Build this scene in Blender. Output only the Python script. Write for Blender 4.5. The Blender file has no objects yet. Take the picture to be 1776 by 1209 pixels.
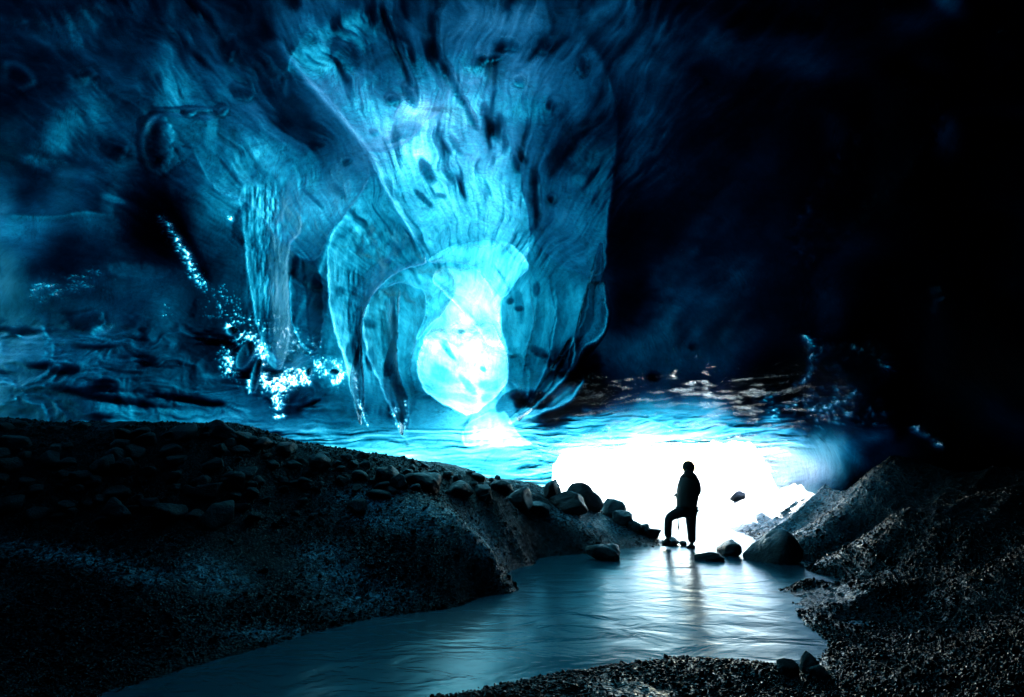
import bpy, math
import numpy as np
from mathutils import Vector, Matrix

# ------------------------------------------------------------------ camera, sky, sun, exposure
sc = bpy.context.scene
F = 888.0; CX, CY = 888.0, 604.5
PITCH = math.radians(13.4)
CAM = np.array([0.0, 0.0, 1.53])
cd = bpy.data.cameras.new('camera'); cam = bpy.data.objects.new('camera', cd)
sc.collection.objects.link(cam); sc.camera = cam
cd.lens = 18; cd.sensor_width = 36; cd.clip_start = 0.05; cd.clip_end = 3000
cam.location = CAM; cam.rotation_euler = (math.pi/2 + PITCH, 0, 0)

SUN_EL, SUN_AZ = math.radians(24), math.radians(-4)      # azimuth from +Y towards +X
SD = np.array([math.sin(SUN_AZ)*math.cos(SUN_EL), math.cos(SUN_AZ)*math.cos(SUN_EL), math.sin(SUN_EL)])
w = bpy.data.worlds.new("World"); sc.world = w; w.use_nodes = True
wn = w.node_tree.nodes; wl = w.node_tree.links
bg = wn['Background']; sky = wn.new('ShaderNodeTexSky')
sky.sky_type = 'NISHITA'; sky.sun_disc = False
sky.sun_elevation = SUN_EL; sky.sun_rotation = SUN_AZ; sky.dust_density = 0.1
wl.new(sky.outputs[0], bg.inputs[0]); bg.inputs[1].default_value = 0.11
ld = bpy.data.lights.new('sun', 'SUN'); ld.energy = 5.0; ld.angle = math.radians(0.5); ld.color = (1, .98, .95)
sun = bpy.data.objects.new('sun', ld); sc.collection.objects.link(sun)
sun.rotation_euler = Vector(SD).to_track_quat('Z', 'Y').to_euler(); sun.location = (0, 0, 40)
sc.view_settings.view_transform = 'Standard'; sc.view_settings.look = 'None'
sc.view_settings.exposure = 3.0; sc.view_settings.gamma = 1
cy = sc.cycles
cy.max_bounces = 8; cy.diffuse_bounces = 4; cy.glossy_bounces = 3; cy.transmission_bounces = 6
cy.transparent_max_bounces = 12; cy.volume_bounces = 0
cy.caustics_reflective = False; cy.caustics_refractive = False
cy.sample_clamp_indirect = 4.0; cy.use_denoising = True
cy.use_adaptive_sampling = True; cy.adaptive_threshold = 0.015

rng = np.random.default_rng(7)
SP, CP = math.sin(PITCH), math.cos(PITCH)

def ray(px, py):
    """un-normalised direction through a photo pixel, with y = 1"""
    px = np.asarray(px, float); py = np.asarray(py, float)
    fy = F*CP + (py-CY)*SP; fz = F*SP - (py-CY)*CP
    return (px-CX)/fy, fz/fy
def at(px, py, Y):
    a, b = ray(px, py); return np.array([a*Y, Y + 0*a, CAM[2] + b*Y])
def on_z(px, py, z=0.0):
    a, b = ray(px, py); Y = (z-CAM[2])/b; return np.array([a*Y, Y, z + 0*a])
def project(d):
    """direction array (...,3) -> pixel"""
    zf = d[..., 1]*CP + d[..., 2]*SP; up = -d[..., 1]*SP + d[..., 2]*CP
    zf = np.maximum(zf, 0.12)
    return CX + F*d[..., 0]/zf, CY - F*up/zf

# ------------------------------------------------------------------ noise
def _hash(ix, iy, seed):
    n = (ix.astype(np.int64)*374761393 + iy.astype(np.int64)*668265263 + seed*974711) & 0xFFFFFFFF
    n = ((n ^ (n >> 13))*1274126177) & 0xFFFFFFFF
    n = (n ^ (n >> 16)) & 0xFFFFFFFF
    n = (n*2246822519) & 0xFFFFFFFF
    return ((n ^ (n >> 15)) & 0xFFFF)/65535.0
def vnoise(x, y, seed=0):
    ix = np.floor(x); iy = np.floor(y); fx = x-ix; fy = y-iy
    fx = fx*fx*fx*(fx*(fx*6-15)+10); fy = fy*fy*fy*(fy*(fy*6-15)+10)
    a = _hash(ix, iy, seed); b = _hash(ix+1, iy, seed); c = _hash(ix, iy+1, seed); d = _hash(ix+1, iy+1, seed)
    return (a*(1-fx)+b*fx)*(1-fy)+(c*(1-fx)+d*fx)*fy
def fbm(x, y, seed=0, oct=4, gain=.5):
    s = 0; a = 1; t = 0
    for o in range(oct):
        s = s + a*(vnoise(x*2**o + 17.3*o, y*2**o + 9.1*o, seed+o)-.5)*2; t += a; a *= gain
    return s/t
def ridge(x, y, seed=0, oct=4):
    s = 0; a = 1; t = 0
    for o in range(oct):
        s = s + a*(1-np.abs(vnoise(x*2**o, y*2**o, seed+o)*2-1)*2); t += a; a *= .5
    return s/t
def sstep(a, b, x):
    t = np.clip((x-a)/(b-a), 0, 1); return t*t*(3-2*t)

# ------------------------------------------------------------------ mesh helpers
def mesh_from(name, verts, faces, mat, smooth=True, parent=None, loc=None):
    me = bpy.data.meshes.new(name)
    verts = np.asarray(verts, np.float32)
    if isinstance(faces, np.ndarray):
        nf, k = faces.shape
        me.vertices.add(len(verts)); me.vertices.foreach_set('co', verts.ravel())
        me.loops.add(nf*k); me.loops.foreach_set('vertex_index', faces.astype(np.int32).ravel())
        me.polygons.add(nf); me.polygons.foreach_set('loop_start', np.arange(0, nf*k, k, dtype=np.int32))
        me.update(calc_edges=True)
    else:
        me.from_pydata([tuple(map(float, v)) for v in verts], [], faces)
    if smooth: me.polygons.foreach_set('use_smooth', np.ones(len(me.polygons), bool))
    if mat: me.materials.append(mat)
    o = bpy.data.objects.new(name, me); sc.collection.objects.link(o)
    if loc is not None: o.location = loc
    if parent: o.parent = parent
    return o
def tag(o, label=None, cat=None, group=None, kind=None):
    if label: o['label'] = label
    if cat: o['category'] = cat
    if group: o['group'] = group
    if kind: o['kind'] = kind
    return o
def attr(o, name, vals):
    a = o.data.attributes.new(name, 'FLOAT', 'POINT'); a.data.foreach_set('value', np.asarray(vals, np.float32).ravel())

class NT:
    def __init__(s, name):
        s.m = bpy.data.materials.new(name); s.m.use_nodes = True; s.t = s.m.node_tree; s.t.nodes.clear()
        s.out = s.n('ShaderNodeOutputMaterial')
    def n(s, typ, **kw):
        nd = s.t.nodes.new(typ)
        for k, v in kw.items():
            if k in ('i',):
                for kk, vv in v.items():
                    if hasattr(vv, 'is_linked') or isinstance(vv, bpy.types.NodeSocket): s.t.links.new(vv, nd.inputs[kk])
                    else: nd.inputs[kk].default_value = vv
            else: setattr(nd, k, v)
        return nd
    def link(s, a, b): s.t.links.new(a, b)
    def math(s, op, a, b=None, clamp=False):
        nd = s.n('ShaderNodeMath', operation=op, use_clamp=clamp)
        for k, v in enumerate((a, b)):
            if v is None: continue
            if isinstance(v, bpy.types.NodeSocket): s.link(v, nd.inputs[k])
            else: nd.inputs[k].default_value = v
        return nd.outputs[0]
    def ramp(s, fac, stops):
        r = s.n('ShaderNodeValToRGB'); e = r.color_ramp.elements
        while len(e) < len(stops): e.new(.5)
        for k, (p, c) in enumerate(stops):
            e[k].position = p; e[k].color = (c, c, c, 1) if not hasattr(c, '__len__') else (*c, 1)
        s.link(fac, r.inputs[0]); return r.outputs[0]
    def noise(s, vec, scale, detail=4, rough=.55, dist=0, typ='FBM'):
        nd = s.n('ShaderNodeTexNoise', i={'Scale': scale, 'Detail': detail, 'Roughness': rough, 'Distortion': dist})
        s.link(vec, nd.inputs['Vector']); return nd.outputs['Fac']
    def mapping(s, vec, scale, rot=(0, 0, 0)):
        nd = s.n('ShaderNodeMapping'); nd.inputs['Scale'].default_value = scale; nd.inputs['Rotation'].default_value = rot
        s.link(vec, nd.inputs['Vector']); return nd.outputs[0]
    def bump(s, h, strength=.5, dist=.05, normal=None):
        nd = s.n('ShaderNodeBump'); nd.inputs['Strength'].default_value = strength; nd.inputs['Distance'].default_value = dist
        s.link(h, nd.inputs['Height'])
        if normal: s.link(normal, nd.inputs['Normal'])
        return nd.outputs[0]

# ------------------------------------------------------------------ materials
KABS = 60.0        # blue absorption of the glacier ice per metre
def ice_material():
    t = NT('glacier_ice')
    tc = t.n('ShaderNodeTexCoord').outputs['Object']
    inner = t.n('ShaderNodeAttribute', attribute_name='inner').outputs['Fac']
    frost = t.n('ShaderNodeAttribute', attribute_name='frost').outputs['Fac']
    n1 = t.noise(t.mapping(tc, (1.0, .5, .6)), 2.2, 6, .6, .6)
    n2 = t.noise(tc, 14, 5, .6)
    n3 = t.noise(tc, 60, 3, .6)
    b1 = t.bump(n1, .7, .25)
    b2 = t.bump(n2, .45, .04, b1)
    rp = t.noise(t.mapping(tc, (.9, .55, 1)), 2.6, 5, .62, 1.2)
    br = t.n('ShaderNodeBump'); br.inputs['Distance'].default_value = .5; t.link(frost, br.inputs['Strength']); t.link(rp, br.inputs['Height']); t.link(b2, br.inputs['Normal']); b2 = br.outputs[0]
    fs = t.math('ADD', t.math('MULTIPLY', frost, .25), .08)
    b3 = t.n('ShaderNodeBump'); b3.inputs['Distance'].default_value = .02
    t.link(fs, b3.inputs['Strength']); t.link(n3, b3.inputs['Height']); t.link(b2, b3.inputs['Normal']); b3 = b3.outputs[0]
    # ash and grit frozen into the ice, and clear veins
    dirt = t.ramp(t.noise(t.mapping(tc, (1.2, 1, .45)), 1.1, 8, .68, .8), [(.56, 0.0), (.70, .55)])
    grain = t.ramp(t.noise(t.mapping(tc, (1, 1, .35)), 9, 8, .75, .3), [(.3, .6), (.62, 1.0)])
    col = t.n('ShaderNodeMixRGB', i={'Color1': (.93, .97, 1, 1), 'Color2': (.06, .07, .08, 1)}); t.link(dirt, col.inputs[0])
    col2 = t.n('ShaderNodeMixRGB', blend_type='MULTIPLY', i={'Fac': 1.0}); t.link(col.outputs[0], col2.inputs[1]); t.link(grain, col2.inputs[2])
    tr = t.n('ShaderNodeBsdfTranslucent', i={'Color': col2.outputs[0], 'Normal': b3})
    df = t.n('ShaderNodeBsdfDiffuse', i={'Color': (.05, .10, .14, 1), 'Normal': b3})
    m1 = t.n('ShaderNodeMixShader', i={0: .01, 1: tr.outputs[0], 2: df.outputs[0]})
    gl = t.n('ShaderNodeBsdfGlossy', i={'Roughness': .07, 'Normal': b3, 'Color': (.80, .93, 1, 1)})
    fr = t.n('ShaderNodeFresnel', i={'IOR': 1.33, 'Normal': b3})
    wetf = t.math('ADD', t.math('MULTIPLY', frost, .95), .004)
    m2 = t.n('ShaderNodeMixShader', i={0: t.math('MULTIPLY', fr.outputs[0], wetf), 1: m1.outputs[0], 2: gl.outputs[0]})
    tp = t.n('ShaderNodeBsdfTransparent')
    m3 = t.n('ShaderNodeMixShader', i={0: inner, 1: tp.outputs[0], 2: m2.outputs[0]})
    t.link(m3.outputs[0], t.out.inputs['Surface'])
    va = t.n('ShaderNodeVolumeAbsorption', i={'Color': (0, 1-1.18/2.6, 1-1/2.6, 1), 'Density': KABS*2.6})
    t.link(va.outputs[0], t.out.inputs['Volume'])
    return t.m

def ground_material():
    t = NT('wet_gravel')
    tc = t.n('ShaderNodeTexCoord').outputs['Object']
    sx = t.n('ShaderNodeSeparateXYZ'); t.link(tc, sx.inputs[0])
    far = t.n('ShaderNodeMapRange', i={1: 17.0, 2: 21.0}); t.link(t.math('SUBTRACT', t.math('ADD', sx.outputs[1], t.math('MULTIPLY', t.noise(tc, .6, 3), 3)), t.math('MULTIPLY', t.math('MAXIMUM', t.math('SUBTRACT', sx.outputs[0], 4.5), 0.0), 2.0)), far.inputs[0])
    v = t.n('ShaderNodeTexVoronoi', i={'Scale': 42.0}); t.link(tc, v.inputs['Vector'])
    v2 = t.n('ShaderNodeTexVoronoi', i={'Scale': 17.0}); t.link(tc, v2.inputs['Vector'])
    n = t.noise(tc, 5, 6, .65)
    b = t.bump(t.math('SUBTRACT', 1.0, v2.outputs['Distance']), .5, .05)
    b = t.bump(t.math('SUBTRACT', 1.0, v.outputs['Distance']), .9, .025, b)
    b = t.bump(n, .5, .05, b)
    c = t.n('ShaderNodeMixRGB', i={'Color1': (.005, .005, .006, 1), 'Color2': (.018, .018, .02, 1)}); t.link(v.outputs['Color'], c.inputs[0])
    icy = t.n('ShaderNodeAttribute', attribute_name='icy').outputs['Fac']
    ice = t.math('MULTIPLY', icy, t.ramp(t.noise(tc, 16, 8, .8, .8), [(.46, 0.0), (.60, 1.0)]))  # bare ice patches, with blue sheen and sparkle painted into the base colour
    c2 = t.n('ShaderNodeMixRGB', i={'Color2': (.6, .8, .9, 1)}); t.link(ice, c2.inputs[0]); t.link(c.outputs[0], c2.inputs[1])
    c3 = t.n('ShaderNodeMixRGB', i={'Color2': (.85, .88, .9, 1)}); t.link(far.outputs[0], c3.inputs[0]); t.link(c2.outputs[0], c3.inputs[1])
    r = t.ramp(n, [(.3, .14), (.7, .34)])
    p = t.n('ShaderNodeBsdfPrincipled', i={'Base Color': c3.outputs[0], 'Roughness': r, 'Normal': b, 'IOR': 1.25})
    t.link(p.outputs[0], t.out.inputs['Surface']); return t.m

def water_material():
    t = NT('glacial_water')
    tc = t.n('ShaderNodeTexCoord').outputs['Object']
    m = t.mapping(tc, (1.0, 1.7, 1), (0, 0, math.radians(-18)))
    a = t.noise(m, 1.4, 3, .5, .6); b_ = t.noise(t.mapping(tc, (1, 2.4, 1), (0, 0, .2)), 7, 5, .62, .5)
    b = t.bump(a, .22, .12); b = t.bump(b_, .2, .007, b)
    p = t.n('ShaderNodeBsdfPrincipled', i={'Base Color': (.005, .11, .145, 1), 'Roughness': .25, 'Normal': b, 'IOR': 1.52})
    t.link(p.outputs[0], t.out.inputs['Surface']); return t.m

def rock_material(name='wet_basalt', c0=(.012, .012, .013), c1=(.03, .03, .032), rough=(.25, .5)):
    t = NT(name)
    tc = t.n('ShaderNodeTexCoord').outputs['Object']
    n = t.noise(tc, 6, 7, .65); n2 = t.noise(tc, 30, 5, .7)
    b = t.bump(n, .6, .08); b = t.bump(n2, .5, .015, b)
    c = t.ramp(n, [(.3, c0), (.7, c1)])
    r = t.ramp(n2, [(.3, rough[0]), (.7, rough[1])])
    p = t.n('ShaderNodeBsdfPrincipled', i={'Base Color': c, 'Roughness': r, 'Normal': b})
    t.link(p.outputs[0], t.out.inputs['Surface']); return t.m

M_ICE = ice_material(); M_GROUND = ground_material(); M_WATER = water_material(); M_ROCK = rock_material()

# ------------------------------------------------------------------ the ice shell: a wanted-brightness map worked into thickness, and a distance map
STEP = 1.5
X0, X1, Y0, Y1 = -500., 2300., -500., 1400.
gx = np.arange(X0, X1+1, STEP); gy = np.arange(Y0, Y1+1, STEP)
GX, GY = np.meshgrid(gx, gy)

def scatter(pts, power=.01, soft=400.):
    cs = 10.0
    cx = np.arange(X0, X1+cs, cs); cyy = np.arange(Y0, Y1+cs, cs)
    A, B = np.meshgrid(cx, cyy)
    pts = np.asarray(pts, float)
    n_ = len(pts); c2 = pts[:, :2]/400.
    u_ = lambda r2_: np.sqrt(r2_+soft/160000.)
    K_ = u_(((c2[:, None]-c2[None])**2).sum(-1))-np.eye(n_)*power
    M_ = np.zeros((n_+1, n_+1)); M_[:n_, :n_] = K_; M_[:n_, n_] = 1; M_[n_, :n_] = 1
    co_ = np.linalg.solve(M_, np.concatenate([pts[:, 2], [0]]))
    C = np.full(A.shape, co_[n_])
    for k_ in range(n_): C = C+co_[k_]*u_((A/400.-c2[k_, 0])**2+(B/400.-c2[k_, 1])**2)
    def basis(g, lo, n_c):                    # cubic B-spline rows
        f = (g-lo)/cs; i = np.floor(f).astype(int); t = f-i; M_ = np.zeros((len(g), n_c))
        for k_, w_ in enumerate(((1-t)**3/6, (3*t**3-6*t*t+4)/6, (-3*t**3+3*t*t+3*t+1)/6, t**3/6)):
            np.add.at(M_, (np.arange(len(g)), np.clip(i-1+k_, 0, n_c-1)), w_)
        return M_
    return basis(gy, Y0, len(cyy)) @ C @ basis(gx, X0, len(cx)).T

def polydist(poly, m=140):
    """distance, side (+1 to the right when walking down the list, in picture axes) and run along the line"""
    poly = np.asarray(poly, float)
    x0, x1 = poly[:, 0].min()-m, poly[:, 0].max()+m; y0, y1 = poly[:, 1].min()-m, poly[:, 1].max()+m
    sl = (slice(max(0, int((y0-Y0)/STEP)), int((y1-Y0)/STEP)), slice(max(0, int((x0-X0)/STEP)), int((x1-X0)/STEP)))
    A = GX[sl]; B = GY[sl]
    best = np.full(A.shape, 1e9); side = np.zeros(A.shape); run = np.zeros(A.shape); L = 0
    for (ax, ay), (bx, by) in zip(poly[:-1], poly[1:]):
        dx, dy = bx-ax, by-ay; l2 = dx*dx+dy*dy; l = math.sqrt(l2)
        t = np.clip(((A-ax)*dx+(B-ay)*dy)/l2, 0, 1)
        d = np.hypot(A-ax-t*dx, B-ay-t*dy); u = d < best
        best = np.where(u, d, best); side = np.where(u, np.sign(dx*(B-ay)-dy*(A-ax)), side); run = np.where(u, L+t*l, run)
        L += l
    return sl, best, side, run/L
def smooth_poly(p, n=6, closed=False):
    p = np.asarray(p, float)
    q = np.vstack([p[-1:], p, p[:2]]) if closed else np.vstack([2*p[:1]-p[1:2], p, 2*p[-1:]-p[-2:-1]])
    out = []
    for i in range(1, len(q)-2):
        for k in range(n):
            t = k/n
            out.append(.5*((2*q[i])+(-q[i-1]+q[i+1])*t+(2*q[i-1]-5*q[i]+4*q[i+1]-q[i+2])*t*t+(-q[i-1]+3*q[i]-3*q[i+1]+q[i+2])*t**3))
    out.append(q[-2]); return np.array(out)

# wanted brightness of the ice, put into its thickness (0-255 scale, above 255 = burnt out)
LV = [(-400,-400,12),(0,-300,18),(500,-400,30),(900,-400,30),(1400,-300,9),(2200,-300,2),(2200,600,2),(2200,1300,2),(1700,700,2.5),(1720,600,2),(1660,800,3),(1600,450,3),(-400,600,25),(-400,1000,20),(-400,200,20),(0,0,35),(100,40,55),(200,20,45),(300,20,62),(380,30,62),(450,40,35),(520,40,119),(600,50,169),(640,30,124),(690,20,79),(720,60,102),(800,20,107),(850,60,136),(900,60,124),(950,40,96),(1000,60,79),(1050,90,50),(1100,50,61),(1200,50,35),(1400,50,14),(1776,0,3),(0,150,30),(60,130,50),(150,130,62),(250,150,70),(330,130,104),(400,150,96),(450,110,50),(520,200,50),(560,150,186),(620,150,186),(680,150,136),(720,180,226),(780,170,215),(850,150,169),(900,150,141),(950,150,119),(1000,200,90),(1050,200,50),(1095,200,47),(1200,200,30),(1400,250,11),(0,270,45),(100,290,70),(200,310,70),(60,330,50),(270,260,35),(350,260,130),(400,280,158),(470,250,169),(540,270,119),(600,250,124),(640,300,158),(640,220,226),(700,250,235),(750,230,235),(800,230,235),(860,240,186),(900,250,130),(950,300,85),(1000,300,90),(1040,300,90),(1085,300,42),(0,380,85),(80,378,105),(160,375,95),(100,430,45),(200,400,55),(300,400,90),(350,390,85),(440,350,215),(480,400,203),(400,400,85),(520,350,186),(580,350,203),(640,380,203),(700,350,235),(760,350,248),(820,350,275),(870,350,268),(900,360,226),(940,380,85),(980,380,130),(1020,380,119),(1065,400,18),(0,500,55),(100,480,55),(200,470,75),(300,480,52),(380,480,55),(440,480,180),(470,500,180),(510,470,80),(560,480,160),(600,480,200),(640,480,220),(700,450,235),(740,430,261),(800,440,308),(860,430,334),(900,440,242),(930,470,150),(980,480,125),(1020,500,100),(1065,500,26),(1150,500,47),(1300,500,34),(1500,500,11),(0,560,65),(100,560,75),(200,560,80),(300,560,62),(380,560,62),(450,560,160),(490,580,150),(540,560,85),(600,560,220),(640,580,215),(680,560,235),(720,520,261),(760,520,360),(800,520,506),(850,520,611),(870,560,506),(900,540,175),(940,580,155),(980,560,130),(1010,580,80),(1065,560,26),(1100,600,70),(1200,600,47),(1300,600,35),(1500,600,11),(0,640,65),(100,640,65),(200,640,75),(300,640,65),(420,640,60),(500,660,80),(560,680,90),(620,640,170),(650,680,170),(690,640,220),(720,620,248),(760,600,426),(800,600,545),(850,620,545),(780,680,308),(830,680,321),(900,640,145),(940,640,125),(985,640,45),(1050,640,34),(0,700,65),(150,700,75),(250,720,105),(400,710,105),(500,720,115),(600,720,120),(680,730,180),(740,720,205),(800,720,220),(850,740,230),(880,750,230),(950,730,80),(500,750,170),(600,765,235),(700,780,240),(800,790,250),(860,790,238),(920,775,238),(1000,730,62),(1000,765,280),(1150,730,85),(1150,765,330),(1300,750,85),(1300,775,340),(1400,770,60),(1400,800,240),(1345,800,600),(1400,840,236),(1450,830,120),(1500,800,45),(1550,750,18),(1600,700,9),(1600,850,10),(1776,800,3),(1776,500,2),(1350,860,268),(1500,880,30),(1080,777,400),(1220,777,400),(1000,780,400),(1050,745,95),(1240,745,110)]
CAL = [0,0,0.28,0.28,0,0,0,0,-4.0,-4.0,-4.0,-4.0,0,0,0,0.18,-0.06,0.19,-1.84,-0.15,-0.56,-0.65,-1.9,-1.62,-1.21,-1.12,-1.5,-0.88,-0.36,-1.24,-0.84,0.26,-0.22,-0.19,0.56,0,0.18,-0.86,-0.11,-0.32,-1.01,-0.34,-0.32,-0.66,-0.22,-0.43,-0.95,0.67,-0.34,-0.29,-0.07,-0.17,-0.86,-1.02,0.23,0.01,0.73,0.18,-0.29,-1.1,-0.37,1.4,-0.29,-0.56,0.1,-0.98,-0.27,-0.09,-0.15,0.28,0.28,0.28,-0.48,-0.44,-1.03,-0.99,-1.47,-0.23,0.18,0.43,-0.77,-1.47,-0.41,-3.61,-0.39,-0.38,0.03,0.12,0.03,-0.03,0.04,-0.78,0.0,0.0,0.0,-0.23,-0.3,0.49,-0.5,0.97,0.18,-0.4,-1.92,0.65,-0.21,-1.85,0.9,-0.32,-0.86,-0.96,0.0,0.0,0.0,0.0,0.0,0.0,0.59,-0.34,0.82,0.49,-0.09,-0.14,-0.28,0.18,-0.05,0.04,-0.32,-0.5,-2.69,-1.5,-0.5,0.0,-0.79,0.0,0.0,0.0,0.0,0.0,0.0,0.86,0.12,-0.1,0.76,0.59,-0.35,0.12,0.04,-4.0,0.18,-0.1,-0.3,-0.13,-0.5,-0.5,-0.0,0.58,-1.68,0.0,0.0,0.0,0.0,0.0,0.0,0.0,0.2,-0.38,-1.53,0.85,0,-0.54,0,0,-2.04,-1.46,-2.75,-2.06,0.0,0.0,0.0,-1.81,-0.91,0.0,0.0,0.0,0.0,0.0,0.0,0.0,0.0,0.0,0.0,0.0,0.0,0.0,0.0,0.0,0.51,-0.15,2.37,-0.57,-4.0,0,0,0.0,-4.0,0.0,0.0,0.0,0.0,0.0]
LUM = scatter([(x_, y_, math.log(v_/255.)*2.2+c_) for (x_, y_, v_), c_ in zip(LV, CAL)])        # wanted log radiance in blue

# distance of the ice along the view from the cave's middle
DV = [(-400,-400,6),(500,-400,5),(1200,-400,5),(2200,-400,5.5),(0,0,8.5),(450,0,7.2),(888,0,6.7),(1300,0,7.0),(1776,0,7.5),(0,200,9),(500,200,8.6),(888,200,8.5),(1300,200,8.4),(1776,200,8),
(0,400,10),(400,400,10),(650,400,11),(800,400,11.5),(980,400,10.5),(1200,400,9.5),(1500,400,9),(1776,400,8),(0,600,11),(300,600,12),(450,600,11),(550,600,12.5),(640,600,11.5),(800,600,12.2),(950,600,12),(1050,600,12.5),(1200,600,11.5),(1500,600,10),(1776,600,8),
(0,700,12),(300,700,12.5),(500,700,13),(700,700,13),(850,700,13),(950,700,13.5),(1200,690,13),(1500,700,10.3),(1776,700,8),
(200,740,13),(500,750,15),(700,760,16),(900,765,18),(1100,750,16.5),(1300,750,15),(500,780,17),(700,790,19),(900,790,22),(1100,783,24),(1300,783,21),(1400,775,16),(1400,800,16),(1450,830,14),(1350,820,19),(1340,880,19),(1500,800,14.5),(1600,850,13),(1550,760,13),
(1776,850,12.5),(1776,780,11.5),(2200,400,6.5),(2200,900,6),(-400,400,8),(-400,900,8),(0,900,12),(400,900,15),(800,900,20),(1000,950,22),(1300,1000,18),(1776,1000,10),(1500,1000,13)]
DIST = np.clip(scatter(DV, power=.02, soft=4000.), 5, 24)
REL = np.zeros_like(DIST); FROST = np.zeros_like(DIST)
ABSL = np.zeros_like(DIST)

def line(poly, amp, width, rel=0., smooth=True, taper=True):
    p = smooth_poly(poly) if smooth else poly
    sl, d, s, r = polydist(p)
    w_ = width*(np.clip(np.sin(np.pi*np.clip(r, .02, .98)), .1, 1)**.5 if taper else 1)
    nz = .35+.65*np.clip(.5+1.4*fbm(GX[sl]/30, GY[sl]/30, int(poly[0][0]), 3), 0, 1.3)
    g = np.exp(-(d/w_)**2)*nz; LUM[sl] += amp*g - .45*amp*nz*(s > 0)*np.exp(-d/(4*width))*np.clip(np.minimum(r, 1-r)*10, 0, 1); REL[sl] += rel*g
def fold(poly, side, amp, width, rel=0., rw=40., edge=None):
    """one side of a fold falls away: darker (amp<0) and deeper (rel>0) just beyond the line"""
    p = smooth_poly(poly); sl, d, s, r = polydist(p, 420)
    en = np.clip(np.minimum(r, 1-r)*8, 0, 1); on = sstep(-1.5, 1.5, s*side*d)
    onr = sstep(-9, 9, s*side*d)
    LUM[sl] += amp*on*np.exp(-d/width)*en; REL[sl] += .25*rel*onr*np.exp(-d/rw)*en
    if edge: LUM[sl] += edge*np.exp(-(d/2.2)**2)*en
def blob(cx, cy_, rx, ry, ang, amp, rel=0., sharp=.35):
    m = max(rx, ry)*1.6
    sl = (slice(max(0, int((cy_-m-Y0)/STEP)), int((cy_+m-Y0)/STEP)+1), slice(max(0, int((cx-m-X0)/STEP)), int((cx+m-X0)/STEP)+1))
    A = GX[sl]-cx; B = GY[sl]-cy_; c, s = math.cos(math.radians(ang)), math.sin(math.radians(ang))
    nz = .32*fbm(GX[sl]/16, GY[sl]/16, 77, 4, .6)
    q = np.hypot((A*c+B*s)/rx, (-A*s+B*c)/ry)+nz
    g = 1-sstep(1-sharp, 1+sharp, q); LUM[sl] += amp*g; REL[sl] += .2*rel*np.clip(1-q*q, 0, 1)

# streaks running out of the glowing throat, fanning upward
FX, FYc = 815., 640.
ax = GX-FX; ay = GY-FYc
warp = 18*fbm(GX/90, GY/90, 3, 3)
ang = np.arctan2(ax+warp*1.2+34*fbm(GX/150, GY/150, 8, 3)*sstep(60, 400, np.hypot(ax, ay)), -(ay-warp*.3))
rad = np.hypot(ax, ay)
up = sstep(0.2, -0.9, np.cos(ang)*-1)       # 1 above the throat
fade = sstep(90, 260, rad)*sstep(1.25, .75, np.abs(ang+.15))
st1 = fbm(ang*11+4, rad/260, 11, 5, .6); st2 = ridge(ang*26, rad/120, 21, 4)
core = sstep(1.0, .6, np.abs(ang))
LUM += fade*(.55*st1 + .30*core*(st2-.35)); REL += fade*(.10*st1)
st3 = .8*fbm(ang*60, rad/70, 31, 4, .65)
LUM += fade*(.70*st3+.25*fbm(ang*130, rad/38, 33, 3, .65))*sstep(1150, 900, GX)
slit = np.clip(fbm(ang*30+9, rad/80, 41, 4, .6)-.19, 0, 1)
LUM -= fade*sstep(.95, .5, np.abs(ang))*6.5*slit
pat = fbm(GX/120, GY/95, 51, 5, .55)
wx_ = GX+30*fbm(GX/55, GY/55, 131, 4); wy_ = GY+30*fbm(GX/55, GY/55, 137, 4)
lit_ = sstep(620, 560, GY)
marb = fbm(wx_/42, wy_/60, 141, 5, .6); LUM += .38*marb
crk = 1-np.abs(fbm(wx_/70, wy_/95, 151, 4, .55))*9; LUM -= .25*np.clip(crk, 0, 1)**2*sstep(-.2, .3, fbm(GX/80, GY/80, 155, 2))
pit = np.clip(fbm(wx_/13, wy_/22, 161, 3, .6)-.36, 0, 1); LUM -= 2.0*pit*lit_*sstep(-.1, .35, fbm(GX/110, GY/110, 165, 3))
low_ = sstep(.75, 1.15, np.abs(ang))*sstep(740, 700, GY)*sstep(400, 450, GX)*sstep(1060, 1000, GX)
LUM += low_*(.55*fbm((GX+(GY-600)*.25*np.sign(815-GX))/13, GY/85, 171, 4, .6)+.3*fbm(GX/3.5, GY/16, 175, 2))
LUM += .42*pat; REL += .40*fbm(GX/190, GY/160, 61, 2)
# horizontal banding and rubble ice low on the left wall
band = sstep(520, 600, GY)*sstep(640, 540, GX)*sstep(800, 760, GY)
bn = ridge(GX/85+.6*fbm(GX/60, GY/40, 5, 2), GY/36+.5*fbm(GX/50, GY/30, 6, 2), 81, 5)
LUM += band*(.55*(bn-.4)); REL += band*.10*(bn-.4)
lb = np.clip(fbm(GX/60, GY/15, 85, 4)-.25, 0, 1)*band; LUM -= lb*5
left = sstep(380, 200, GX)*sstep(560, 480, GY)
LUM += left*.6*fbm(GX/170+GY/500, GY/38-GX/260, 91, 5)
# rippled flat roof above the mouth
shelf = sstep(700, 740, GY)*sstep(860, 930, GX)*sstep(1430, 1330, GX)
sw = 14*fbm(GX/110, GY/40, 190, 3)
REL += shelf*.55*fbm(GX/75+GY/25, (GY+sw)/9., 95, 4, .6); LUM += shelf*.9*fbm(GX/48+GY/16, (GY+sw)/6., 96, 4, .6)
shelfl = sstep(738, 752, GY)*sstep(930, 800, GX)
REL += shelfl*.3*fbm(GX/90, (GY+sw)/9., 97, 3); LUM += shelfl*.6*fbm(GX/60, (GY+sw)/6., 98, 4, .65)

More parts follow.
